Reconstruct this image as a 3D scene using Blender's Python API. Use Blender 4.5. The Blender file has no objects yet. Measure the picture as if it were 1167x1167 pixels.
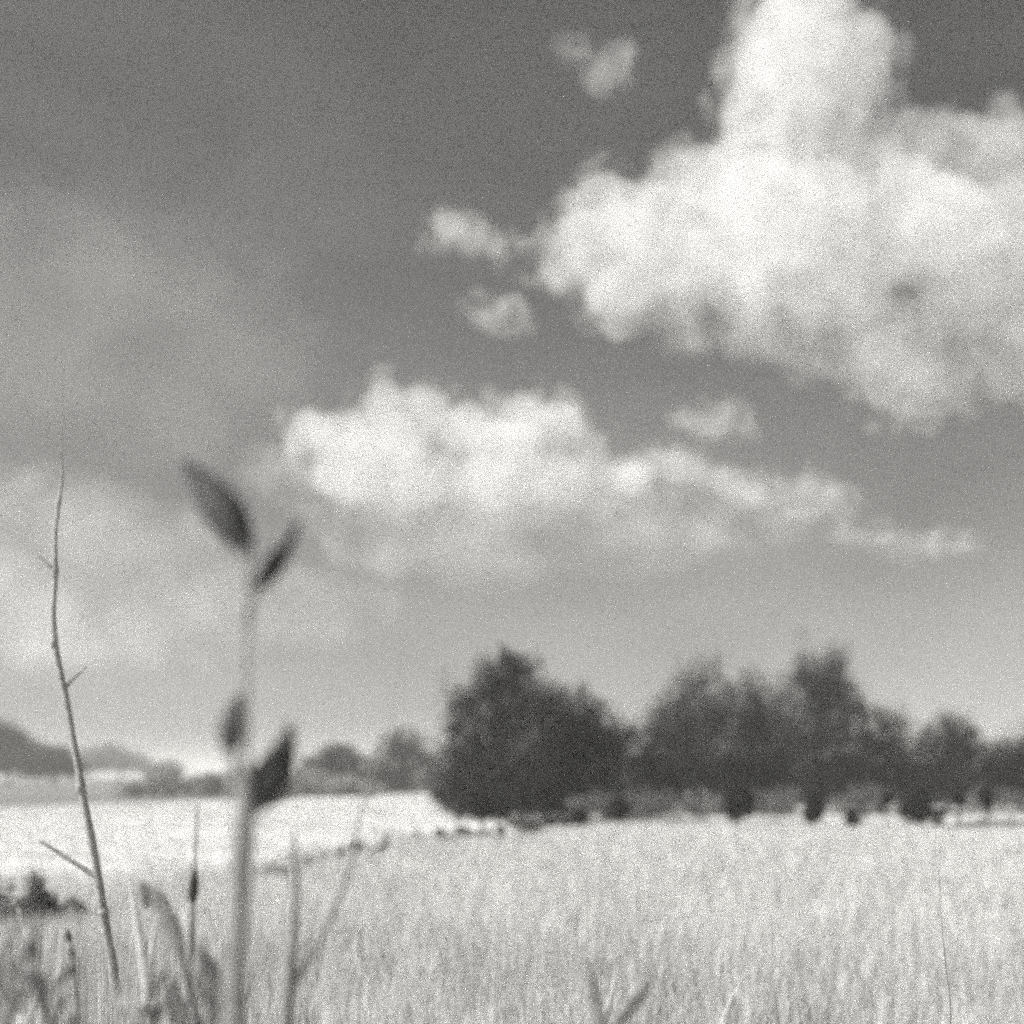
import bpy, math, random
import numpy as np
from mathutils import Vector

R = math.radians
sc = bpy.context.scene
COL = sc.collection
rng = np.random.default_rng(11)
random.seed(11)

# ------------------------------------------------------------------ view geometry
F = 1600.0          # focal length in photo pixels (photo 1167 wide)
HZ = 884.0          # eye level row
EYE = 1.6
def at(px, py, d):
    """a point of the place at distance d along the view axis"""
    return Vector(((px - 583.5) / F * d, d, EYE + (HZ - py) / F * d))

SUN_EL, SUN_AZ = 48.0, -100.0      # azimuth from +Y, towards -X (left, slightly behind)

# ------------------------------------------------------------------ helpers
def tag(o, label=None, cat=None, group=None, kind=None):
    if label: o['label'] = label
    if cat: o['category'] = cat
    if group: o['group'] = group
    if kind: o['kind'] = kind
    return o

def empty(name, loc):
    o = bpy.data.objects.new(name, None)
    o.empty_display_size = .2
    COL.objects.link(o); o.location = loc
    return o

def link(name, me, mat, parent=None, origin=None):
    if mat is not None: me.materials.append(mat)
    o = bpy.data.objects.new(name, me); COL.objects.link(o)
    if parent is not None:
        o.parent = parent
    elif origin is not None:
        me.transform(__import__('mathutils').Matrix.Translation(-Vector(origin)))
        o.location = origin
    return o

def np_mesh(name, V, polys, smooth=False):
    """V (n,3); polys: list of (m,k) int arrays"""
    me = bpy.data.meshes.new(name)
    me.vertices.add(len(V)); me.vertices.foreach_set('co', np.asarray(V, np.float32).ravel())
    loops = np.concatenate([p.ravel() for p in polys]).astype(np.int32)
    tot = np.concatenate([np.full(len(p), p.shape[1]) for p in polys]).astype(np.int32)
    start = np.concatenate([[0], np.cumsum(tot)[:-1]]).astype(np.int32)
    me.loops.add(len(loops)); me.loops.foreach_set('vertex_index', loops)
    me.polygons.add(len(tot)); me.polygons.foreach_set('loop_start', start)
    me.polygons.foreach_set('loop_total', tot)
    me.polygons.foreach_set('use_smooth', np.full(len(tot), smooth))
    me.update(calc_edges=True); me.validate()
    return me

class Tubes:
    """collects tapered (optionally flattened) tubes into one mesh"""
    def __init__(s): s.V, s.Q, s.T, s.n = [], [], [], 0
    def add(s, pts, rad, k=8, flat=1.0, flatdir=None, ridge=0.0, sub=6):
        P = [Vector(p) for p in pts]
        # catmull-rom resample
        C, Rr = [], []
        m = len(P)
        for i in range(m - 1):
            p0, p1, p2, p3 = P[max(i-1, 0)], P[i], P[i+1], P[min(i+2, m-1)]
            for j in range(sub):
                t = j / sub
                C.append(0.5*((2*p1) + (p2-p0)*t + (2*p0-5*p1+4*p2-p3)*t*t + (3*p1-p0-3*p2+p3)*t**3))
                Rr.append(rad[i]*(1-t) + rad[i+1]*t)
        C.append(P[-1]); Rr.append(rad[-1])
        fd = Vector(flatdir) if flatdir is not None else Vector((0, 1, .13))
        base = s.n
        for i, c in enumerate(C):
            tg = (C[min(i+1, len(C)-1)] - C[max(i-1, 0)]).normalized()
            b = (fd - tg*fd.dot(tg)).normalized(); a = tg.cross(b)
            for q in range(k):
                th = 2*math.pi*q/k
                rr = Rr[i]*(1 + (ridge if q % 2 else -ridge))
                s.V.append(c + a*(math.cos(th)*rr) + b*(math.sin(th)*rr*flat))
        L = len(C)
        for i in range(L-1):
            for q in range(k):
                s.Q.append((base+i*k+q, base+i*k+(q+1) % k, base+(i+1)*k+(q+1) % k, base+(i+1)*k+q))
        s.V.append(C[0]); s.V.append(C[-1])
        for q in range(k):
            s.T.append((base+L*k, base+(q+1) % k, base+q))
            s.T.append((base+L*k+1, base+(L-1)*k+q, base+(L-1)*k+(q+1) % k))
        s.n = base + L*k + 2
        return s
    def mesh(s, name):
        return np_mesh(name, np.array([tuple(v) for v in s.V]), [np.array(s.Q), np.array(s.T)], True)

# ------------------------------------------------------------------ materials (black and white picture: neutral, faintly warm)
TINT = (1.0, .997, .985)
SKY_TINT = (1.0, .99, .962)
def grey(v): return (v*TINT[0], v*TINT[1], v*TINT[2], 1)

def mat_new(name):
    m = bpy.data.materials.new(name); m.use_nodes = True
    nt = m.node_tree; nt.nodes.clear()
    out = nt.nodes.new('ShaderNodeOutputMaterial')
    return m, nt, out

def mat_leaf(name, lo, hi, trans=.25, rough=.8):
    """each leaf or blade has its own tone"""
    m, nt, out = mat_new(name)
    g = nt.nodes.new('ShaderNodeNewGeometry')
    r = nt.nodes.new('ShaderNodeValToRGB')
    r.color_ramp.elements[0].color = grey(lo); r.color_ramp.elements[1].color = grey(hi)
    nt.links.new(g.outputs['Random Per Island'], r.inputs[0])
    d = nt.nodes.new('ShaderNodeBsdfDiffuse'); t = nt.nodes.new('ShaderNodeBsdfTranslucent')
    mx = nt.nodes.new('ShaderNodeMixShader'); mx.inputs[0].default_value = trans
    nt.links.new(r.outputs[0], d.inputs[0]); nt.links.new(r.outputs[0], t.inputs[0])
    nt.links.new(d.outputs[0], mx.inputs[1]); nt.links.new(t.outputs[0], mx.inputs[2])
    nt.links.new(mx.outputs[0], out.inputs[0])
    return m

def mat_stem(name, lo, hi, scale=60.0, rough=.75):
    m, nt, out = mat_new(name)
    tc = nt.nodes.new('ShaderNodeTexCoord')
    n = nt.nodes.new('ShaderNodeTexNoise'); n.inputs['Scale'].default_value = scale
    n.inputs['Detail'].default_value = 6
    r = nt.nodes.new('ShaderNodeValToRGB')
    r.color_ramp.elements[0].position = .3; r.color_ramp.elements[1].position = .7
    r.color_ramp.elements[0].color = grey(lo); r.color_ramp.elements[1].color = grey(hi)
    b = nt.nodes.new('ShaderNodeBsdfPrincipled'); b.inputs['Roughness'].default_value = rough
    bu = nt.nodes.new('ShaderNodeBump'); bu.inputs['Strength'].default_value = .4; bu.inputs['Distance'].default_value = .004
    nt.links.new(tc.outputs['Object'], n.inputs['Vector'])
    nt.links.new(n.outputs['Fac'], r.inputs[0]); nt.links.new(r.outputs[0], b.inputs['Base Color'])
    nt.links.new(n.outputs['Fac'], bu.inputs['Height']); nt.links.new(bu.outputs[0], b.inputs['Normal'])
    nt.links.new(b.outputs[0], out.inputs[0])
    return m

M_tree = mat_leaf('dark_foliage', .03, .06, .25)
M_shrub = mat_leaf('shrub_foliage', .03, .08, .15)
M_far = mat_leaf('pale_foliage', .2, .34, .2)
M_hedge = mat_leaf('hedge_foliage', .3, .45, .4)
M_bark = mat_stem('bark', .04, .09, 8)
M_stalk = mat_stem('dry_stalk', .2, .32, 90)
M_pod = mat_stem('dark_pod', .03, .06, 120)
M_twig = mat_stem('twig_bark', .22, .4, 70)
M_dleaf = mat_stem('dark_leaf', .13, .26, 60)
M_gleaf = mat_stem('grey_leaf', .2, .36, 60)
M_pale = mat_stem('pale_blade', .5, .68, 60)
M_grass = mat_leaf('dry_meadow_grass', .45, .8, .3)
M_tall = mat_leaf('tall_meadow_grass', .22, .66, .25)
M_stub = mat_leaf('pale_field_grass', .5, .74, .2)

# ------------------------------------------------------------------ terrain
DA, DB = np.array([-6.2, 17.0]), np.array([1.6, 46.0])      # a ditch runs from DA to DB
DT = (DB - DA)/np.linalg.norm(DB - DA); DN = np.array([-DT[1], DT[0]])   # DN points to the left / far side
def side(x, y): return (x-DA[0])*DN[0] + (y-DA[1])*DN[1]
def along(x, y): return (x-DA[0])*DT[0] + (y-DA[1])*DT[1]
def ground_z(x, y):
    x = np.asarray(x, float); y = np.asarray(y, float)
    s = side(x, y); a = along(x, y)
    fade = np.clip((34-a)/6, 0, 1)
    z = -.55*np.exp(-((s-1.0)/.9)**2)*fade
    z = z + .05*np.sin(x*.7+y*.31)*np.clip(1-y/120, 0, 1) + .04*np.sin(x*.23-y*.4)*np.clip(1-y/120, 0, 1)
    return z

def build_ground():
    g = np.concatenate([np.arange(0, 60, .75), np.geomspace(60, 4200, 60)])
    ys = np.concatenate([-np.geomspace(1, 600, 14)[::-1], g])
    gx = np.concatenate([np.arange(0, 30, .75), np.geomspace(30, 4200, 50)])
    xs = np.concatenate([-gx[:0:-1], gx])
    X, Y = np.meshgrid(xs, ys)
    V = np.stack([X.ravel(), Y.ravel(), ground_z(X, Y).ravel()], 1)
    nx, ny = len(xs), len(ys)
    i = (np.arange(ny-1)[:, None]*nx + np.arange(nx-1)[None, :]).ravel()
    Q = np.stack([i, i+1, i+nx+1, i+nx], 1)
    m, nt, out = mat_new('field_ground')
    N, L = nt.nodes, nt.links
    tc = N.new('ShaderNodeTexCoord')
    sx = N.new('ShaderNodeSeparateXYZ'); L.new(tc.outputs['Object'], sx.inputs[0])
    def math_(op, a, b, c=None):
        n = N.new('ShaderNodeMath'); n.operation = op
        for k, v in enumerate((a, b, c)):
            if v is None: continue
            if isinstance(v, (int, float)): n.inputs[k].default_value = v
            else: L.new(v, n.inputs[k])
        return n.outputs[0]
    def noise(scale, det=5, vec=None):
        n = N.new('ShaderNodeTexNoise'); n.inputs['Scale'].default_value = scale; n.inputs['Detail'].default_value = det
        L.new(vec or tc.outputs['Object'], n.inputs['Vector']); return n.outputs['Fac']
    wob = math_('MULTIPLY_ADD', noise(.12), 6.0, -3.0)
    # far edge of the pale field, an oblique line over the ground
    far = math_('SUBTRACT', sx.outputs['Y'], math_('MULTIPLY_ADD', sx.outputs['X'], 3.0, 141.0))
    far = math_('MULTIPLY', math_('ADD', far, wob), .12); 
    cl = N.new('ShaderNodeClamp'); L.new(far, cl.inputs[0]); far = cl.outputs[0]
    # near side of the ditch
    s = math_('ADD', math_('MULTIPLY', math_('SUBTRACT', sx.outputs['X'], float(DA[0])), float(DN[0])),
              math_('MULTIPLY', math_('SUBTRACT', sx.outputs['Y'], float(DA[1])), float(DN[1])))
    s = math_('MULTIPLY_ADD', math_('ADD', s, math_('MULTIPLY', wob, .2)), 1.2, -.6)
    c2 = N.new('ShaderNodeClamp'); L.new(s, c2.inputs[0]); beyond = c2.outputs[0]
    def mix(f, a, b):
        n = N.new('ShaderNodeMix'); n.data_type = 'RGBA'
        L.new(f, n.inputs['Factor'])
        for v, k in ((a, 'A'), (b, 'B')):
            sock = [q for q in n.inputs if q.name == k and q.type == 'RGBA'][0]
            if isinstance(v, tuple): sock.default_value = v
            else: L.new(v, sock)
        return [q for q in n.outputs if q.type == 'RGBA'][0]
    near_c = mix(noise(.9, 8), grey(.3), grey(.5))
    st = N.new('ShaderNodeMapping'); st.inputs['Scale'].default_value = (.12, .6, 1); st.inputs['Rotation'].default_value = (0, 0, R(-14)); L.new(tc.outputs['Object'], st.inputs[0])
    pn = N.new('ShaderNodeMapRange'); pn.inputs['From Min'].default_value = .36; pn.inputs['From Max'].default_value = .6; L.new(noise(1.0, 7, st.outputs[0]), pn.inputs['Value'])
    pale_c = mix(pn.outputs[0], grey(.32), grey(.70))
    far_c = mix(noise(.05, 6), grey(.12), grey(.22))
    c = mix(beyond, near_c, mix(far, pale_c, far_c))
    b = N.new('ShaderNodeBsdfDiffuse'); L.new(c, b.inputs[0])
    bu = N.new('ShaderNodeBump'); bu.inputs['Strength'].default_value = .5; bu.inputs['Distance'].default_value = .1
    L.new(noise(6, 6), bu.inputs['Height']); L.new(bu.outputs[0], b.inputs['Normal'])
    L.new(b.outputs[0], out.inputs[0])
    o = link('ground', np_mesh('ground', V, [Q], True), m)
    tag(o, 'pale open grassland running flat to the horizon', 'ground', kind='structure')
build_ground()

# ------------------------------------------------------------------ grass
def blades(name, xy, h, w, mat, lean=.25, droop=.5):
    n = len(xy)
    x, y = xy[:, 0], xy[:, 1]
    z = ground_z(x, y) - .02
    th = rng.uniform(0, 2*np.pi, n); ph = rng.uniform(0, 2*np.pi, n)
    a = np.stack([np.cos(th), np.sin(th), np.zeros(n)], 1)*(w/2)[:, None]
    ln = np.abs(rng.normal(0, lean, n))*h
    dirv = np.stack([np.cos(ph), np.sin(ph), np.zeros(n)], 1)*ln[:, None]
    B = np.stack([x, y, z], 1)
    up = np.stack([np.zeros(n), np.zeros(n), h], 1)
    mid = B + up*.55 + dirv*(.35)
    tip = B + up*(1-.08*np.minimum(ln/h, 2))[:, None] + dirv
    V = np.stack([B-a, B+a, mid+a*.75, mid-a*.75, tip], 1).reshape(-1, 3)
    k = np.arange(n)*5
    Q = np.stack([k, k+1, k+2, k+3], 1); T = np.stack([k+3, k+2, k+4], 1)
    o = link(name, np_mesh(name, V, [Q, T]), mat)
    return o

def scatter(n, d0, d1, p=1.0, margin=1.25):
    """points over the ground inside a wedge wider than the view; p<2 favours near ones"""
    u = rng.uniform(0, 1, n)
    d = (d0**p + u*(d1**p - d0**p))**(1/p)
    x = rng.uniform(-1, 1, n)*d*(583.5/F)*margin + rng.uniform(-.5, .5, n)
    return np.stack([x, d], 1)

def clump(xy, f=.9, amt=1.0):
    v = np.sin(xy[:, 0]*f*2.1+1.3*np.sin(xy[:, 1]*f))+np.sin(xy[:, 1]*f*1.7+xy[:, 0]*.6)
    return v

xy = scatter(330000, 5.0, 48, .9)
xy = xy[side(xy[:, 0], xy[:, 1]) < .2 + .5*np.sin(xy[:, 1]*1.1) + rng.normal(0, .6, len(xy))]
xy = xy[rng.uniform(0, 1, len(xy)) < .72 + .28*clump(xy, 1.3)]
d = xy[:, 1]
h = np.clip(1.15-(d-24)/24, .35, 1)*rng.uniform(.14, .44, len(xy))*(1 + .2*clump(xy))*(1+.15*clump(xy, 2.9))
w = rng.uniform(.004, .009, len(xy))*(1 + d/18)
tag(blades('meadow_grass', xy, h, w, M_grass), 'pale dry meadow grass covering the near ground', 'grass', kind='stuff')

# taller uneven grass towards the camera, where it stands into the bottom of the picture
xy = scatter(16000, 4.5, 10.5, 1.3)
keep = rng.uniform(0, 1, len(xy)) < .35 + .3*clump(xy, .8) + .3*(xy[:, 0] < -1.0)
xy = xy[keep]
h = rng.uniform(.35, .75, len(xy)); w = rng.uniform(.004, .011, len(xy))
tag(blades('tall_grass', xy, h, w, M_tall, lean=.3), 'taller mixed grass along the bottom edge', 'grass', kind='stuff')

# head-high stems right in front, tips just entering the picture
n = 2600
dd = rng.uniform(2.0, 4.2, n); px = np.where(rng.uniform(0, 1, n) < .55, rng.normal(110, 130, n), rng.uniform(-60, 1230, n))
tip = np.where(px < 260, rng.uniform(1035, 1240, n), rng.uniform(1105, 1300, n))
xy = np.stack([(px-583.5)/F*dd, dd], 1)
h = EYE - (tip-HZ)/F*dd - ground_z(xy[:, 0], xy[:, 1])
tag(blades('reed_grass', xy, h, rng.uniform(.004, .012, n), M_tall, lean=.07), 'high blurred grass right before the viewer', 'grass', kind='stuff')

n = 420
dd = rng.uniform(2.2, 3.6, n); px = rng.normal(95, 85, n); tip = rng.uniform(1020, 1200, n)
xy = np.stack([(px-583.5)/F*dd, dd], 1); h = EYE - (tip-HZ)/F*dd - ground_z(xy[:, 0], xy[:, 1])
tag(blades('pale_reed_grass', xy, h, rng.uniform(.006, .014, n), M_stub, lean=.06), 'high pale blades among the weeds at lower left', 'grass', kind='stuff')

# the pale field on the far side of the ditch
xy = scatter(90000, 17, 110, 1.1, 1.1)
xy = xy[(side(xy[:, 0], xy[:, 1]) > 1.2) & (xy[:, 1] < 141+3*xy[:, 0]-6)]
h = rng.uniform(.08, .2, len(xy)); w = rng.uniform(.01, .02, len(xy))*(1+xy[:, 1]/30)
tag(blades('field_grass', xy, h, w, M_stub), 'bright short grass of the pale field', 'grass', kind='stuff')

# ------------------------------------------------------------------ trees and shrubs
def crown_mesh(name, lobes, n, leaf, soft=.22):
    """lobes: (centre Vector, rx, ry, rz); leaves spread through each lobe, thinning out past its edge"""
    vol = np.array([l[1]*l[2]*l[3] for l in lobes])**(2/3.); cnt = np.maximum((n*vol/vol.sum()).astype(int), 30)
    C = []
    for (c, rx, ry, rz), m in zip(lobes, cnt):
        # clumps of leaves inside the lobe
        k = max(10, m//28)
        dv = rng.normal(size=(k, 3)); dv /= np.linalg.norm(dv, axis=1)[:, None]
        rad = np.clip(rng.uniform(0, 1, k)**.42*.95 + np.abs(rng.normal(0, soft*.45, k)), 0, 1.5)
        cc = dv*rad[:, None]*np.array([rx, ry, rz])
        idx = rng.integers(0, k, m)
        p = cc[idx] + rng.normal(size=(m, 3))*np.array([rx, ry, rz])*soft*.42
        C.append(p + np.array(c))
    P = np.concatenate(C)
    gz = ground_z(P[:, 0], P[:, 1])
    P = P[P[:, 2] > gz + .03]; n = len(P)
    a = rng.normal(size=(n, 3)); a /= np.linalg.norm(a, axis=1)[:, None]
    b = np.cross(a, rng.normal(size=(n, 3))); b /= np.linalg.norm(b, axis=1)[:, None]
    s = leaf*rng.uniform(.5, 1.3, n)[:, None]
    nrm = np.cross(a, b)*s*.18
    V = np.stack([P-a*s, P-b*s*.42+nrm, P+a*s, P+b*s*.42+nrm], 1).reshape(-1, 3)
    k = np.arange(n)*4
    return np_mesh(name, V, [np.stack([k, k+1, k+2], 1), np.stack([k, k+2, k+3], 1)])

def tree(name, label, cat, group, d, lob, n, leaf, mat, depth=.8, trunk=True, soft=.4):
    u = d/F
    ls = []
    for (px, py, rx, ry) in lob:
        dy = rng.uniform(-.5, .5)*rx*u*depth
        ls.append((at(px, py, d) + Vector((0, dy, 0)), rx*u, rx*u*.9, ry*u))
    cx = sum(l[0].x*l[1] for l in ls)/sum(l[1] for l in ls)
    base = Vector((cx, d, float(ground_z(cx, d))))
    root = empty(name, base)
    tag(root, label, cat, group)
    T = Tubes()
    hmax = max(l[0].z for l in ls) - base.z
    r0 = max(.02, hmax*.028)
    fork = base + Vector((0, 0, hmax*.28))
    T.add([base-Vector((0, 0, .2)), base+Vector((.05*hmax*.3, 0, hmax*.13)), fork], [r0*1.5, r0*1.05, r0*.9], 7)
    for l in ls:
        c = l[0]; mid = fork.lerp(c, .5) + Vector((rng.uniform(-.1, .1)*hmax, rng.uniform(-.1, .1)*hmax, .05*hmax))
        T.add([fork, mid, c, c+Vector((rng.uniform(-.3, .3)*l[1], 0, l[3]*.6))], [r0*.6, r0*.4, r0*.22, r0*.06], 5, sub=3)
    tm = T.mesh('trunk'); tm.transform(__import__('mathutils').Matrix.Translation(-base))
    cm = crown_mesh('crown', ls, n, leaf, soft); cm.transform(__import__('mathutils').Matrix.Translation(-base))
    link('trunk' if trunk else 'branches', tm, M_bark, root)
    link('crown' if trunk else 'foliage', cm, mat, root)
    return root

G1 = 'dark trees along the far edge of the meadow'
tree('bushy_tree', 'broad dark peaked tree standing at the left end of the dark row', 'tree', G1, 50,
     [(580,795,45,45),(545,835,45,50),(622,838,48,50),(528,880,38,40),(600,885,65,48),(560,900,60,30),(578,765,22,25),(520,910,26,20),(560,912,40,20),(620,912,44,20)], 36000, .085, M_tree)
tree('bushy_tree', 'low dark tree sloping down beside the peaked tree into the gap', 'tree', G1, 51,
     [(684,842,36,36),(650,830,34,44),(664,850,40,42),(668,872,48,45),(718,868,32,38),(745,885,28,32),(700,902,60,28),(650,908,30,22),(745,908,30,22)], 22000, .085, M_tree)
tree('bushy_tree', 'round-topped dark tree at the right side of the gap in the row', 'tree', G1, 60,
     [(800,798,38,40),(785,840,48,50),(762,868,30,42),(825,865,48,48),(790,888,55,30),(755,892,30,26),(825,892,40,26),(770,840,34,40)], 26000, .085, M_tree)
tree('bushy_tree', 'dark tree half merged into the left flank of the tallest tree', 'tree', G1, 62,
     [(862,805,32,38),(868,850,42,48),(872,890,50,30)], 15000, .085, M_tree)
tree('bushy_tree', 'tallest dark tree of the row with a rounded knob of a crown', 'tree', G1, 60.5,
     [(934,770,34,36),(930,815,44,48),(958,810,26,34),(915,860,48,48),(950,875,48,40),(905,892,44,26),(960,892,44,26)], 26000, .085, M_tree)
tree('bushy_tree', 'small dark round tree just right of the tallest tree', 'tree', G1, 61.5,
     [(1005,838,30,30),(1000,872,38,38),(1020,890,38,28),(985,892,30,26)], 13000, .085, M_tree)
tree('bushy_tree', 'dark dome-shaped tree second from the right edge', 'tree', G1, 60,
     [(1080,845,36,30),(1062,872,36,34),(1108,872,34,34),(1085,893,60,24),(1045,893,30,24)], 17000, .085, M_tree)
tree('bushy_tree', 'dark tree cut off by the right edge of the view', 'tree', G1, 61,
     [(1150,868,26,26),(1180,870,35,36),(1160,892,42,26)], 11000, .085, M_tree)

G2 = 'small shrubs in front of the dark trees'
SH = [('rounded grey shrub below the round-topped tree', 842,912,24,22),
      ('compact dark shrub below the tallest tree', 926,920,15,17),
      ('tiny shrub alone in the grass right of the compact dark shrub', 972,931,11,10),
      ('largest dark shrub of the front row with a small lobe on its right', 1046,918,26,22),
      ('tiny dark tuft between tall tree and largest shrub', 1010,909,8,7),
      ('small dark shrub just right of the largest front shrub', 1092,908,11,11),
      ('upright dark shrub near the bright strip at right', 1124,905,12,16),
      ('low dark shrub at the foot of the gap, leftmost of the front row', 660,931,14,11),
      ('dark round shrub below the low sloping tree', 706,919,16,14),
      ('dark shrub at the foot of the peaked tree', 548,917,20,14)]
M_brush = mat_leaf('grey_brush', .1, .24, .3)
BR = [('low grey brush under the gap beside the low sloping tree', 740,914,34,12),('low grey brush under the round-topped tree', 800,918,30,10),
      ('low grey brush between rounded shrub and compact dark shrub', 885,914,28,13),('low grey brush right of the compact dark shrub', 982,912,30,15),
      ('low grey brush at the right edge behind the bright strip', 1130,912,44,12),('low pale brush left of the dark round shrub', 676,914,26,10)]
for lab, px, py, rx, ry in BR:
    lb = [(px,py,rx*.6,ry),(px-rx*.55,py+ry*.2,rx*.5,ry*.8),(px+rx*.55,py+ry*.1,rx*.5,ry*.85)]
    tree('brush', lab, 'shrub', 'low brush along the foot of the dark trees', 46.5, lb, 2200, .05, M_brush, trunk=False, soft=.75)
for lab, px, py, rx, ry in SH:
    dd = min(42, 1600*1.6/(py+ry-HZ)); py += 3
    py -= 3; ry *= 1.15
    lb = [(px,py+2,rx*.72,ry*.74),(px-rx*.3,py+ry*.35,rx*.42,ry*.45),(px+rx*.33,py+ry*.3,rx*.42,ry*.45),(px+rng.uniform(-.3,.3)*rx,py-ry*.5,rx*.3,ry*.3)]
    if rx == 26: lb.append((px+24, py+14, 9, 9))
    tree('shrub', lab, 'shrub', G2, dd, lb, 5200 if rx > 13 else 2200, .05, M_tree, trunk=False, soft=.3)

M_ditch = mat_leaf('ditch_foliage', .15, .3, .35)
G3 = 'dark plants along the ditch'
DS = [('dark ditch plant at the left edge', 2,1046,30,30),('dark ditch plant second from the left edge', 44,1040,26,36),
      ('low dark ditch plant beside the bare twig', 84,1050,34,22),
      ('small forked dark plant alone on the ditch bank', 436,972,14,9),
      ('low grey plant next to the thin leaning stem', 408,972,8,9),
      ('wide grey low plant in the middle of the ditch', 512,962,26,9),
      ('dark flat plant where the ditch nears the peaked tree', 604,946,16,8),
      ('small dark plant at the far end of the ditch', 634,939,14,5),
      ('faint grey plant patch behind the thin stalk', 318,995,36,9)]
for lab, px, py, rx, ry in DS:
    dd = 1600*1.62/(py+ry-HZ) if px > 100 else 13.5 + px*.01
    lb = [(px,py,rx*.6,ry),(px-rx*.5,py+ry*.3,rx*.45,ry*.7),(px+rx*.5,py+ry*.25,rx*.45,ry*.7)]
    tree('ditch_plant', lab, 'plant', G3, dd, lb, 3200 if ry > 12 else 1100, .03 if ry > 12 else .035, M_ditch if ry > 12 else M_shrub, trunk=False, soft=.5)

for k in range(16):
    t = max(0, (k+rng.uniform(-.4, .4))/15)
    px = 345 + 300*t; py = 985 - 46*t**.8 + rng.uniform(-5, 5)
    rx = rng.uniform(7, 20); ry = rng.uniform(4, 8)
    dd = 1600*1.5/(py+ry-HZ); py -= 4
    tree('weed_tuft', 'one of the small grey weed tufts in the broken line along the ditch', 'plant', 'weed tufts along the ditch', dd,
         [(px,py,rx*.7,ry),(px+rx*.5,py+1,rx*.5,ry*.7)], 700, .035, M_shrub, trunk=False, soft=.4)

G4 = 'hedges and trees far behind the pale field'
tree('far_tree', 'grey round tree behind the pale field, close left of the dark row', 'tree', G4, 128,
     [(460,850,22,18),(450,872,28,24),(480,878,25,22),(440,888,30,14)], 9000, .16, M_shrub)
tree('far_tree', 'low grey bushy tree behind the thin leaning stem', 'tree', G4, 126,
     [(388,866,26,16),(370,880,30,18),(410,884,26,16)], 8000, .16, M_shrub)
def hedge(label, d, x0, x1, top, bot, n, leaf, mat):
    lb = []
    m = max(3, int((x1-x0)/22))
    for i in range(m):
        px = x0 + (x1-x0)*(i+.5)/m + rng.uniform(-5, 5)
        t = top + (rng.uniform(-5, 7) if top < 900 else rng.uniform(-4, 1.5))
        if top < 900: t += 14*max(0, abs(2*(i+.5)/m-1)-.55)/.45
        lb.append((px, (t+bot)/2, rng.uniform(13, 26), (bot-t)/2))
    tree('hedge', label, 'hedge', None, d, lb, n, leaf, mat, trunk=False, soft=.3)
hedge('pale grey hedge line closing the field behind the pod stalk', 105, 140, 430, 876, 910, 22000, .13, M_hedge)
hedge('thin dark hedge strip in the pale field left of the peaked tree', 57, 412, 492, 926, 931, 3000, .05, M_shrub)
hedge('thin dark hedge strip below the bright strip at right', 43, 1075, 1190, 938, 946, 3000, .05, M_shrub)
tree('far_tree', 'dark tree clump far off at the left edge', 'tree', G4, 210,
     [(-4,848,26,24),(18,846,14,14),(36,860,20,16),(-34,842,36,36),(20,870,44,14),(56,868,16,13)], 20000, .24, M_tree)
tree('far_tree', 'low dark far tree right of the clump at the left edge', 'tree', G4, 215,
     [(64,868,18,16),(80,874,16,10),(50,874,20,10)], 7000, .24, M_tree)
tree('far_tree', 'pale hazy tree far off right of the bare twig', 'tree', G4, 360,
     [(118,862,28,14),(150,869,24,11),(185,876,24,9),(95,870,26,13)], 14000, .36, M_far)

# ------------------------------------------------------------------ foreground plants
def px_tube(T, pts, wid, d, dz=None, **kw):
    P = [at(p[0], p[1], d + (p[2] if len(p) > 2 else 0)) for p in pts]
    T.add(P, [max(w_, .5)*.5*d/F for w_ in wid], **kw)
def to_ground(px, d, x0=None):
    """pixel row of the ground under px at distance d"""
    x = (px-583.5)/F*d
    return HZ + (EYE - float(ground_z(x, d)) + .03)/d*F

def plant(name, label, cat, px, d, group=None):
    x = (px-583.5)/F*d
    root = empty(name, (x, d, float(ground_z(x, d))))
    tag(root, label, cat, group)
    return root
def part(name, T, mat, root):
    me = T.mesh(name); me.transform(__import__('mathutils').Matrix.Translation(-root.location))
    return link(name, me, mat, root)

# tall stalk with four pods
d = 1.55
g = to_ground(262, d)
r = plant('pod_stalk', 'thick upright stalk with four dark pointed pods, nearest plant', 'plant', 262, d)
T = Tubes()
px_tube(T, [(262,g),(264,1500),(266,1180),(272,1040),(276,960),(279,915),(281,850),(281,760),(282,690),(283,650),(281,625)],
        [30,28,26,25,30,22,9,6.5,8,11,13], d, k=12)
part('stem', T, M_stalk, r)
def pod(base, tip, w, bend, st=None):
    T = Tubes()
    bx, by = base; tx, ty = tip
    nx, ny = -(ty-by), (tx-bx); l = math.hypot(nx, ny); nx, ny = nx/l, ny/l
    prof = [.25,.62,.92,1.0,.9,.68,.4,.14]
    pts = []
    for i in range(len(prof)):
        t = i/(len(prof)-1); b = bend*4*t*(1-t)
        pts.append((bx+(tx-bx)*t+nx*b, by+(ty-by)*t+ny*b, .02*math.sin(t*2)))
    px_tube(T, pts, [w*p_ for p_ in prof], d, k=14, flat=.8, ridge=.05)
    o = part('seed_pod', T, M_pod, r)
    if st:
        S = Tubes(); px_tube(S, st, [15, 13, 10], d, k=8); 
        me = S.mesh('pod_stem'); me.transform(__import__('mathutils').Matrix.Translation(-r.location))
        link('pod_stem', me, M_stalk, o)
pod((284,634), (208,526), 46, 6)
pod((288,676), (341,590), 24, 4, [(281,705),(284,690),(292,668)])
pod((262,862), (274,790), 33, -3, [(279,915),(268,890),(263,855)])
pod((286,926), (332,824), 46, 5, [(277,960),(280,945),(292,915)])

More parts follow.
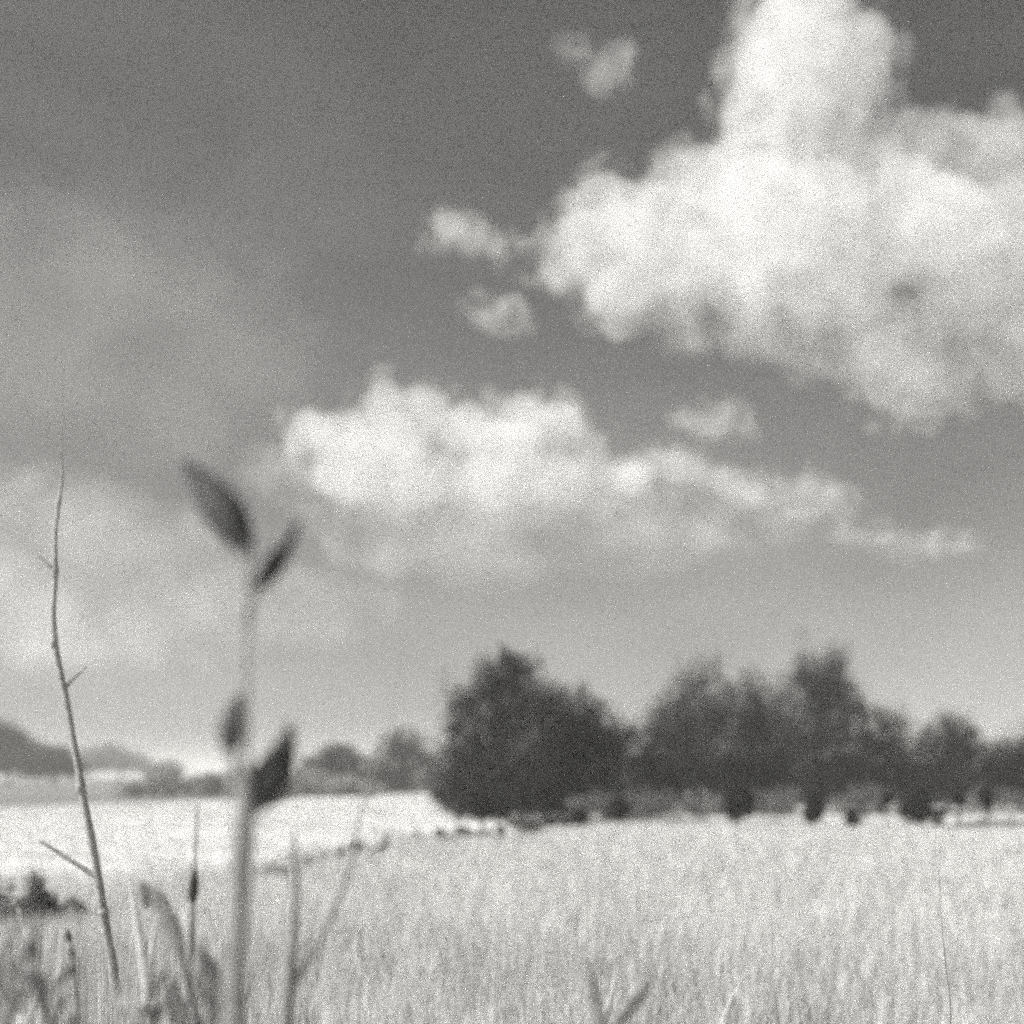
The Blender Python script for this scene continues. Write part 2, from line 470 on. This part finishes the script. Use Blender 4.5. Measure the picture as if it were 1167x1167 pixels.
# bare twig
d = 3.2
g = to_ground(150, d)
r = plant('bare_twig', 'tall thin bare twig leaning at the left, with three side shoots', 'twig', 150, d)
T = Tubes()
px_tube(T, [(150,g),(146,1300),(139,1180),(130,1110),(124,1075),(117,1035),(112,1000),(103,950),(96,915),(92,890),(83,840),(76,800),(70,772),(63,735),(61,700),(63,655),(63,610),(67,575),(71,540),(69,510),(71,470),(69,380)],
        [16,15,13,12.5,11,11.5,9.5,10.5,9,9,7.5,8,7.5,8,6,6.5,4.5,4.5,3,2,1.2,.5], d, k=8)
for (x, y, kw_) in ((118,1040,14),(92,897,12),(62,732,10),(63,652,9),(67,573,6)):
    px_tube(T, [(x-1,y+8),(x,y),(x+1,y-8)], [kw_*.6,kw_,kw_*.55], d, k=8)
part('stem', T, M_twig, r)
for pts, wd in (([(64,652),(54,642),(42,632)],[6,4,2]), ([(72,786),(84,773),(99,759)],[6,4,2]), ([(111,1000),(80,980),(44,957)],[8,6,4])):
    T = Tubes(); px_tube(T, pts, wd, d, k=6); part('side_shoot', T, M_twig, r)

# thin stalk with a small bud
d = 2.6
g = to_ground(205, d)
r = plant('bud_stalk', 'thin straight stalk with one small dark bud left of pod stalk', 'plant', 205, d)
T = Tubes(); px_tube(T, [(205,g),(212,1180),(216,1100),(219,1040),(221,1000),(223,960),(225,912)], [10,9,9,7,5,4,2], d, k=6); part('stem', T, M_stalk, r)
T = Tubes(); px_tube(T, [(219,1030),(220,1018),(221,1003),(222,990)], [5,13,11,4], d, k=8); part('bud', T, M_pod, r)

# leaning forked stem
d = 2.1
g = to_ground(318, d)
r = plant('forked_stem', 'grey stem right of pod stalk forking into a long leaning shoot', 'plant', 318, d)
T = Tubes(); px_tube(T, [(318,g),(321,1300),(325,1180),(329,1110),(335,1050),(336,1000),(334,945)], [24,23,20,16,12,9,4], d, k=8); part('stem', T, M_stalk, r)
T = Tubes(); px_tube(T, [(327,1135),(345,1105),(372,1055),(398,990),(410,930),(428,870),(446,825),(460,745)], [11,10,8,6,4,2.5,1.6,.8], d, k=8); part('side_shoot', T, M_stalk, r)

def leaf_part(root, pts, w, d, mat, name='leaf', prof=(.2,.7,1,.75,.1)):
    T = Tubes(); n = len(pts)
    wd = [w*np.interp(i/(n-1), np.linspace(0, 1, len(prof)), prof) for i in range(n)]
    px_tube(T, pts, wd, d, k=10, flat=.18); return part(name, T, mat, root)

d = 2.4
g = to_ground(200, d)
r = plant('leafy_plant', 'dark drooping broad-leaved plant between twig and pod stalk', 'plant', 222, d)
T = Tubes(); px_tube(T, [(222,g),(222,1300),(224,1180),(216,1130),(206,1090)], [14,12,11,9,6], d, k=8); part('stem', T, M_dleaf, r)
leaf_part(r, [(210,1100),(203,1078),(192,1050),(178,1022),(160,1004)], 23, d, M_gleaf)
leaf_part(r, [(160,1004),(163,1012),(166,1026),(168,1036)], 16, d, M_dleaf)
leaf_part(r, [(224,1180),(245,1150),(244,1125),(236,1100),(228,1080)], 28, d, M_dleaf)
leaf_part(r, [(224,1180),(206,1160),(196,1135),(200,1112)], 26, d, M_dleaf)
def weed(label, px, top, d, n, w_, mat):
    g = to_ground(px, d)
    r = plant('weed', label, 'plant', px, d, 'dark blurred weeds in the lower left')
    T = Tubes(); px_tube(T, [(px,g),(px+3,1350),(px-2,1200),(px+4,(top+1200)/2),(px,top)], [11,10,9,7,2], d, k=7); part('stem', T, M_dleaf, r)
    for i in range(n):
        t = (i+.5)/n; y0 = top + 12 + (1190-top)*t + rng.uniform(-8, 8)
        sgn = (-1)**i; L_ = rng.uniform(26, 55)*(.55+.6*t); up = rng.uniform(.9, 1.8); dr = rng.uniform(-.3, .35)
        pts = [(px,y0), (px+sgn*L_*.3, y0-L_*.5*up, rng.uniform(-.04, .04)), (px+sgn*L_*.55, y0-L_*.95*up, rng.uniform(-.08, .08)), (px+sgn*L_*(.7+.2*dr), y0-L_*1.35*up+L_*.3*dr, rng.uniform(-.1, .1))]
        leaf_part(r, pts, w_*rng.uniform(.6, 1.1)*(.5+.6*t), d, mat)
M_weed = mat_stem('weed_leaf', .1, .24, 60)
weed('dark blurred weed in the bottom left corner', 8, 1070, 1.9, 6, 24, M_weed)
weed('dark weed under the left-hand pale blades', 62, 1110, 2.0, 5, 20, M_weed)
weed('low dark weed just right of the foot of the bare twig', 168, 1125, 2.0, 4, 20, M_weed)
weed('dark weed hugging the lower left of the pod stalk', 246, 1085, 1.8, 5, 22, M_weed)

d = 2.3
r = plant('leafy_plant', 'low plant with two dark spread leaves at bottom centre', 'plant', 690, d)
T = Tubes(); px_tube(T, [(690,to_ground(690, d)),(690,1400),(690,1200)], [10,9,8], d, k=8); part('stem', T, M_dleaf, r)
leaf_part(r, [(690,1200),(683,1165),(676,1130),(667,1090)], 20, d, M_gleaf)
leaf_part(r, [(690,1200),(705,1165),(728,1135),(744,1108)], 21, d, M_gleaf)

# pale blades
PB = [('long pale grass blade curving down right of the bare twig', [(146,990),(155,1040),(163,1090),(170,1150),(172,1200)], 12),
      ('slender pale grass blade crossing the long curved blade', [(182,1025),(176,1065),(171,1110),(170,1200)], 8),
      ('short pale grass blade leaning at bottom left corner', [(47,1118),(40,1140),(30,1180),(24,1210)], 10),
      ('pale upright grass blade left of the bare twig', [(71,1060),(68,1110),(63,1170),(61,1210)], 11),
      ('faint pale grass blade above the bottom left corner', [(20,1035),(34,1080),(44,1130),(48,1200)], 9),
      ('pale grass blade bending right beside the spread-leaved plant', [(704,1100),(698,1130),(689,1165),(684,1210)], 9)]
for lab, pts, w_ in PB:
    dd = 2.8
    gx = pts[-1][0]
    r = plant('grass_blade', lab, 'grass blade', gx, dd, 'pale single grass blades in the foreground')
    r.name = 'grass_blade'
    T = Tubes(); n = len(pts)+1
    px_tube(T, pts+[(gx, to_ground(gx, dd))], [1.5]+[w_*v for v in (.6,1,1,1,.8)][:n-1], dd, k=8, flat=.2); part('blade', T, M_pale, r)

r = plant('seed_stem', 'thin stem with two tiny dark seeds left of the bare twig', 'plant', 88, 2.8)
T = Tubes(); px_tube(T, [(90,to_ground(90, 2.8)),(88,1300),(86,1120),(82,1085),(77,1058)], [7,6,5,4,2], 2.8, k=6); part('stem', T, M_stalk, r)
for x, y in ((78,1067),(82,1087)):
    T = Tubes(); px_tube(T, [(x+2,y+8),(x,y),(x-2,y-8)], [3,9,3], 2.8, k=8); part('seed', T, M_pod, r)

d = 5.0
r = plant('thin_stalk', 'thin dark single stalk rising from the grass at lower right', 'plant', 1088, d)
T = Tubes(); px_tube(T, [(1088,to_ground(1088, d)),(1083,1160),(1078,1110),(1073,1050),(1070,985)], [3,2.6,2.3,1.6,.8], d, k=6); part('stem', T, M_twig, r)

# ------------------------------------------------------------------ clouds: real volumes of scattering vapour
CLOUD_COL = (.70, .697, .688, 1)
def mat_cloud(name, dens, g=.1):
    m, nt, out = mat_new(name)
    v = nt.nodes.new('ShaderNodeVolumeScatter')
    v.inputs['Color'].default_value = CLOUD_COL
    v.inputs['Density'].default_value = dens; v.inputs['Anisotropy'].default_value = g
    nt.links.new(v.outputs[0], out.inputs['Volume'])
    return m
def mat_wisp(name, dens, size, thr=.5, gain=6.0):
    """torn vapour: density follows a 3-D noise"""
    m, nt, out = mat_new(name)
    N, L = nt.nodes, nt.links
    tc = N.new('ShaderNodeTexCoord')
    n = N.new('ShaderNodeTexNoise'); n.inputs['Scale'].default_value = 1/size; n.inputs['Detail'].default_value = 4
    n.inputs['Roughness'].default_value = .62
    L.new(tc.outputs['Object'], n.inputs['Vector'])
    a = N.new('ShaderNodeMath'); a.operation = 'MULTIPLY_ADD'; a.inputs[1].default_value = gain; a.inputs[2].default_value = -gain*thr
    a.use_clamp = True; L.new(n.outputs['Fac'], a.inputs[0])
    b = N.new('ShaderNodeMath'); b.operation = 'MULTIPLY'; b.inputs[1].default_value = dens; L.new(a.outputs[0], b.inputs[0])
    v = N.new('ShaderNodeVolumeScatter'); v.inputs['Color'].default_value = CLOUD_COL; v.inputs['Anisotropy'].default_value = .1
    L.new(b.outputs[0], v.inputs['Density']); L.new(v.outputs[0], out.inputs['Volume'])
    return m
_tex = {}
def ctex(size):
    if size not in _tex:
        t = bpy.data.textures.new('billow', 'CLOUDS'); t.noise_scale = size; t.noise_depth = 3; t.noise_basis = 'ORIGINAL_PERLIN'
        _tex[size] = t
    return _tex[size]
def ico(sub=3):
    import bmesh
    bm = bmesh.new(); bmesh.ops.create_icosphere(bm, subdivisions=sub, radius=1)
    V = np.array([v.co[:] for v in bm.verts]); Fc = np.array([[v.index for v in f.verts] for f in bm.faces]); bm.free()
    return V, Fc
ICO = ico(3)
def cloud_mesh(D, puffs, subs=10, vox=5.0, disp=8.0, thick=1.0):
    u = D/F
    Vs, Fs, n = [], [], 0
    def put(c, r):
        nonlocal n
        Vs.append(ICO[0]*np.array(r)+np.array(c)); Fs.append(ICO[1]+n); n += len(ICO[0])
    for p in puffs:
        px, py, rx, ry = p[:4]
        c = at(px, py, D); c.y += rng.uniform(-.4, .4)*rx*u*thick
        put(c, (rx*u, rx*u*thick, ry*u))
        for k in range(subs):
            v = rng.normal(size=3); v /= np.linalg.norm(v)
            if v[2] < -.2 and rng.uniform() < .6: v[2] *= -1
            q = rng.uniform(.22, .5)
            put((c.x+v[0]*rx*u*.8, c.y+v[1]*rx*u*.8*thick, c.z+v[2]*ry*u*.8), (rx*u*q, rx*u*q, min(rx, ry*1.3)*u*q))
    me = np_mesh('cloud', np.concatenate(Vs), [np.concatenate(Fs)], True)
    o = bpy.data.objects.new('tmp', me); COL.objects.link(o)
    md = o.modifiers.new('r', 'REMESH'); md.mode = 'VOXEL'; md.voxel_size = vox*u
    for s, st in ((70, disp*1.2), (30, disp), (12, disp*.6)):
        m2 = o.modifiers.new('d', 'DISPLACE'); m2.texture = ctex(s*u); m2.texture_coords = 'GLOBAL'; m2.strength = st*u*2; m2.mid_level = .5
    dg = bpy.context.evaluated_depsgraph_get()
    res = bpy.data.meshes.new_from_object(o.evaluated_get(dg))
    bpy.data.objects.remove(o); bpy.data.meshes.remove(me)
    res.polygons.foreach_set('use_smooth', np.ones(len(res.polygons), bool))
    return res
def cloud(label, D, puffs, od=3.0, veil=None, vod=.6, fod=None, core=True, grow=1.38, thr=.5, wsize=34, **kw):
    """od: optical depth over 40 photo pixels; a body of vapour, a torn fringe round it and a thin veil under it"""
    import mathutils
    u = D/F
    c = at(np.mean([p[0] for p in puffs]), np.mean([p[1] for p in puffs]), D)
    root = empty('cloud', c); tag(root, label, 'cloud', 'clouds in the sky')
    def put(name, ps, mat, **k):
        me = cloud_mesh(D, ps, **k); me.transform(mathutils.Matrix.Translation(-c)); link(name, me, mat, root)
    if core:
        put('body', [(p[0], p[1], p[2]*.9, p[3]*.88) for p in puffs], mat_cloud('cloud_vapour', od/(40*u)), **kw)
    k2 = dict(kw); k2['subs'] = 7; k2['vox'] = kw.get('vox', 5)*1.3; k2['disp'] = kw.get('disp', 8)*1.6
    put('fringe', [(p[0], p[1]+.06*p[3], p[2]*grow, p[3]*grow) for p in puffs],
        mat_wisp('fringe_vapour', (fod or od*.8)/(40*u), wsize*u, thr), **k2)
    if veil:
        put('veil', veil, mat_wisp('thin_vapour', vod/(40*u), 75*u, .42, 4.0), subs=5, vox=7.0, disp=16.0, thick=.8)
    return root

cloud('largest bright cumulus at upper right with a tall tower on top', 2300,
      [(905,55,64,66),(862,130,44,44),(905,168,56,40),(965,160,50,40),(1010,152,36,32),(1040,175,46,40),(880,95,46,48),(996,62,30,36),(862,60,36,38),(955,88,56,60),(928,2,56,62),(992,98,34,38),(905,135,58,52),(935,-50,55,55),
       (690,232,38,38),(662,285,38,40),(722,250,44,44),(702,285,50,46),(640,270,18,20),(790,200,38,34),(835,195,40,34),(765,225,36,34),(1010,190,40,36),(1100,180,46,42),(705,325,48,42),(637,308,22,24),(745,262,45,45),(797,213,38,38),(772,280,60,55),(845,240,68,62),(850,315,70,50),
       (925,250,80,66),(1000,222,60,60),(1062,190,50,48),(1130,178,50,46),(1165,255,85,75),(1055,275,85,68),(960,325,70,48),(1110,335,65,48),
       (1190,345,65,55),(1250,250,90,90)], od=.5, fod=.5, subs=12, disp=9,
      veil=[(720,350,60,38),(800,365,80,42),(890,378,80,44),(960,385,70,48),(1040,395,70,48),(1130,405,80,50),(600,300,40,30),(1200,420,60,60),(980,410,90,40)], vod=.85)
cloud('long bright cumulus in the middle of the sky above the pod stalk', 3000,
      [(352,488,26,28),(338,505,24,24),(400,542,52,34),(470,552,60,30),(560,552,64,32),(640,548,50,30),(700,548,36,24),(390,520,40,34),(335,512,16,20),(376,500,30,30),(440,464,30,28),(405,502,34,32),(486,470,30,28),(450,512,46,38),(535,492,38,36),(592,478,34,32),(634,486,36,34),(670,512,28,28),
       (580,522,48,34),(425,548,26,22),(505,540,36,24),(640,535,36,22)], od=.7, subs=12,
      veil=[(315,530,44,30),(350,560,50,30),(410,580,70,34),(500,592,90,40),(600,592,90,42),(690,578,70,36),(780,585,80,36),(860,600,70,32),(700,620,110,40),(560,630,120,44),(440,620,80,40)], vod=.34)
cloud('very thin pale veil over the upper left sky, no clear edge', 3600,
      [(-40,330,160,90),(60,400,180,80),(190,440,160,70),(260,380,120,60),(90,280,150,60)], core=False, fod=.024, subs=6, vox=8, disp=30, wsize=120, thr=.36, grow=1.1)
cloud('small ragged white cloud high above, alone in the dark sky', 2300,
      [(663,62,16,12),(688,85,20,17),(710,68,15,16),(714,90,11,11),(645,55,9,6)], od=.4, fod=.6, subs=8, vox=3.5, disp=8, wsize=22, grow=1.6)
cloud('small puffy cloud left of the largest cumulus', 2500,
      [(513,260,22,21),(540,274,22,20),(566,278,18,18),(498,250,9,9),(480,284,6,5)], od=.6, fod=.7, subs=9, vox=3.5, disp=8, wsize=22, grow=1.5)
cloud('faint wisp below the small puffy cloud', 2500,
      [(546,348,14,10),(568,358,20,12),(587,368,14,10)], core=False, fod=.8, subs=5, vox=4, disp=9, wsize=24, grow=1.5, thr=.46)
cloud('soft round cloud hanging under the largest cumulus at right', 2450,
      [(1030,415,36,30),(1062,435,38,28),(1010,448,30,22),(1090,455,24,17),(1050,462,38,18)], od=.4, fod=.55, subs=9, disp=10, grow=1.6)
cloud('small pale cloud above the tail of the middle cumulus', 2900,
      [(790,478,22,13),(825,468,20,14),(850,488,17,12),(815,488,28,11)], od=.4, fod=.5, subs=8, vox=4, disp=9, wsize=24, grow=1.6)
cloud('rounded white puff at the right end of the middle cumulus', 2900,
      [(748,525,17,17),(772,533,26,19),(800,545,18,14),(828,556,24,14),(856,562,22,13),(722,545,24,18)], od=.55, fod=.6, subs=9, vox=4, disp=8, wsize=24, grow=1.6)
cloud('flat white puff over the tallest tree, upper of two', 2950,
      [(868,568,20,13),(885,565,20,17),(915,558,24,17),(946,570,22,14),(920,582,36,11)], od=.45, fod=.6, subs=9, vox=4, disp=9, wsize=24, grow=1.6)
cloud('flat ragged cloud tail over the right-hand trees, lowest of the chain', 3000,
      [(962,608,18,12),(1000,615,24,12),(1050,624,28,12),(1092,622,22,9)], od=.32, fod=.55, subs=8, vox=4, disp=9, wsize=24, grow=1.7)
cloud('broad pale cloud bank melting into the haze at the left edge', 3400,
      [(-90,575,110,36),(0,572,90,34),(75,590,90,36),(150,625,90,40),(60,650,140,60),(-40,670,140,70),(230,665,110,40),(330,690,110,34),(120,720,180,40)], core=False, fod=.13, subs=7, vox=7, disp=22, wsize=70, thr=.42, grow=1.15)

# ------------------------------------------------------------------ haze
HAZE = 0.0008
if HAZE:
    import bmesh
    bm = bmesh.new(); bmesh.ops.create_cube(bm, size=1)
    bmesh.ops.scale(bm, vec=(8600, 5000, 29), verts=bm.verts)
    bmesh.ops.translate(bm, vec=(0, 1800, 12.7), verts=bm.verts)
    me = bpy.data.meshes.new('haze'); bm.to_mesh(me); bm.free()
    m, nt, out = mat_new('haze')
    v = nt.nodes.new('ShaderNodeVolumePrincipled'); v.inputs['Density'].default_value = HAZE
    v.inputs['Color'].default_value = (.95, .945, .93, 1)
    nt.links.new(v.outputs[0], out.inputs['Volume'])
    tag(link('haze', me, m), 'thin pale haze lying over the fields', 'haze', kind='stuff')

# ------------------------------------------------------------------ sky and sun
w = bpy.data.worlds.new('World'); sc.world = w; w.use_nodes = True
nt = w.node_tree; nt.nodes.clear(); N, L = nt.nodes, nt.links
sky = N.new('ShaderNodeTexSky'); sky.sky_type = 'NISHITA'; sky.sun_disc = False
sky.sun_elevation = R(SUN_EL); sky.sun_rotation = R(SUN_AZ)
sky.air_density = 1.0; sky.dust_density = 2.6; sky.ozone_density = 1.0
sep = N.new('ShaderNodeSeparateColor'); L.new(sky.outputs[0], sep.inputs[0])
# black and white film behind a yellow filter: mostly the red and green of the sky
m1 = N.new('ShaderNodeMath'); m1.operation = 'MULTIPLY'; m1.inputs[1].default_value = .85; L.new(sep.outputs[0], m1.inputs[0])
m2 = N.new('ShaderNodeMath'); m2.operation = 'MULTIPLY_ADD'; m2.inputs[1].default_value = .15; L.new(sep.outputs[1], m2.inputs[0]); L.new(m1.outputs[0], m2.inputs[2])
vm = N.new('ShaderNodeVectorMath'); vm.operation = 'SCALE'; vm.inputs[0].default_value = SKY_TINT; pw = N.new('ShaderNodeMath'); pw.operation = 'POWER'; pw.inputs[1].default_value = 1.5; L.new(m2.outputs[0], pw.inputs[0])
m3 = N.new('ShaderNodeMath'); m3.operation = 'MULTIPLY'; m3.inputs[1].default_value = .46; L.new(pw.outputs[0], m3.inputs[0])
L.new(m3.outputs[0], vm.inputs['Scale'])
# uneven thin high cloud over the whole dome
tc = N.new('ShaderNodeTexCoord'); mp = N.new('ShaderNodeMapping'); mp.inputs['Scale'].default_value = (1, 1, 2.2); L.new(tc.outputs['Generated'], mp.inputs[0])
ns = N.new('ShaderNodeTexNoise'); ns.inputs['Scale'].default_value = 3.4; ns.inputs['Detail'].default_value = 5; ns.inputs['Roughness'].default_value = .55; ns.inputs['Distortion'].default_value = .4
L.new(mp.outputs[0], ns.inputs['Vector'])
ma = N.new('ShaderNodeMath'); ma.operation = 'MULTIPLY_ADD'; ma.inputs[1].default_value = 1.1; ma.inputs[2].default_value = .45; L.new(ns.outputs['Fac'], ma.inputs[0])
v2 = N.new('ShaderNodeVectorMath'); v2.operation = 'SCALE'; L.new(vm.outputs[0], v2.inputs[0]); L.new(ma.outputs[0], v2.inputs['Scale'])
bg = N.new('ShaderNodeBackground'); bg.inputs['Strength'].default_value = .1
L.new(v2.outputs[0], bg.inputs[0])
wo = N.new('ShaderNodeOutputWorld'); L.new(bg.outputs[0], wo.inputs[0])

sl = bpy.data.lights.new('sun', 'SUN'); sl.energy = 5.0; sl.angle = R(.5); sl.color = (1, .992, .97)
so = bpy.data.objects.new('sun', sl); COL.objects.link(so)
az, el = R(SUN_AZ), R(SUN_EL)
dirv = Vector((math.sin(az)*math.cos(el), math.cos(az)*math.cos(el), math.sin(el)))
so.rotation_euler = dirv.to_track_quat('Z', 'Y').to_euler(); so.location = dirv*100

# ------------------------------------------------------------------ camera
cd = bpy.data.cameras.new('camera'); cam = bpy.data.objects.new('camera', cd); COL.objects.link(cam)
cam.location = (0, 0, EYE); cam.rotation_euler = (R(90), 0, 0)
cd.sensor_width = 36; cd.lens = 36*F/1167; cd.shift_y = (HZ-583.5)/1167
cd.clip_start = .05; cd.clip_end = 20000
cd.dof.use_dof = True; cd.dof.focus_distance = 4.2; cd.dof.aperture_fstop = 1.4
sc.camera = cam

sc.view_settings.view_transform = 'Standard'; sc.view_settings.look = 'None'
sc.view_settings.gamma = 1; sc.view_settings.exposure = 0.4
cy = sc.cycles
cy.max_bounces = 14; cy.volume_bounces = 12; cy.diffuse_bounces = 3; cy.transparent_max_bounces = 8
cy.volume_step_rate = .3; cy.volume_max_steps = 128
cy.use_denoising = False
cy.use_adaptive_sampling = True; cy.adaptive_threshold = .06; cy.adaptive_min_samples = 8
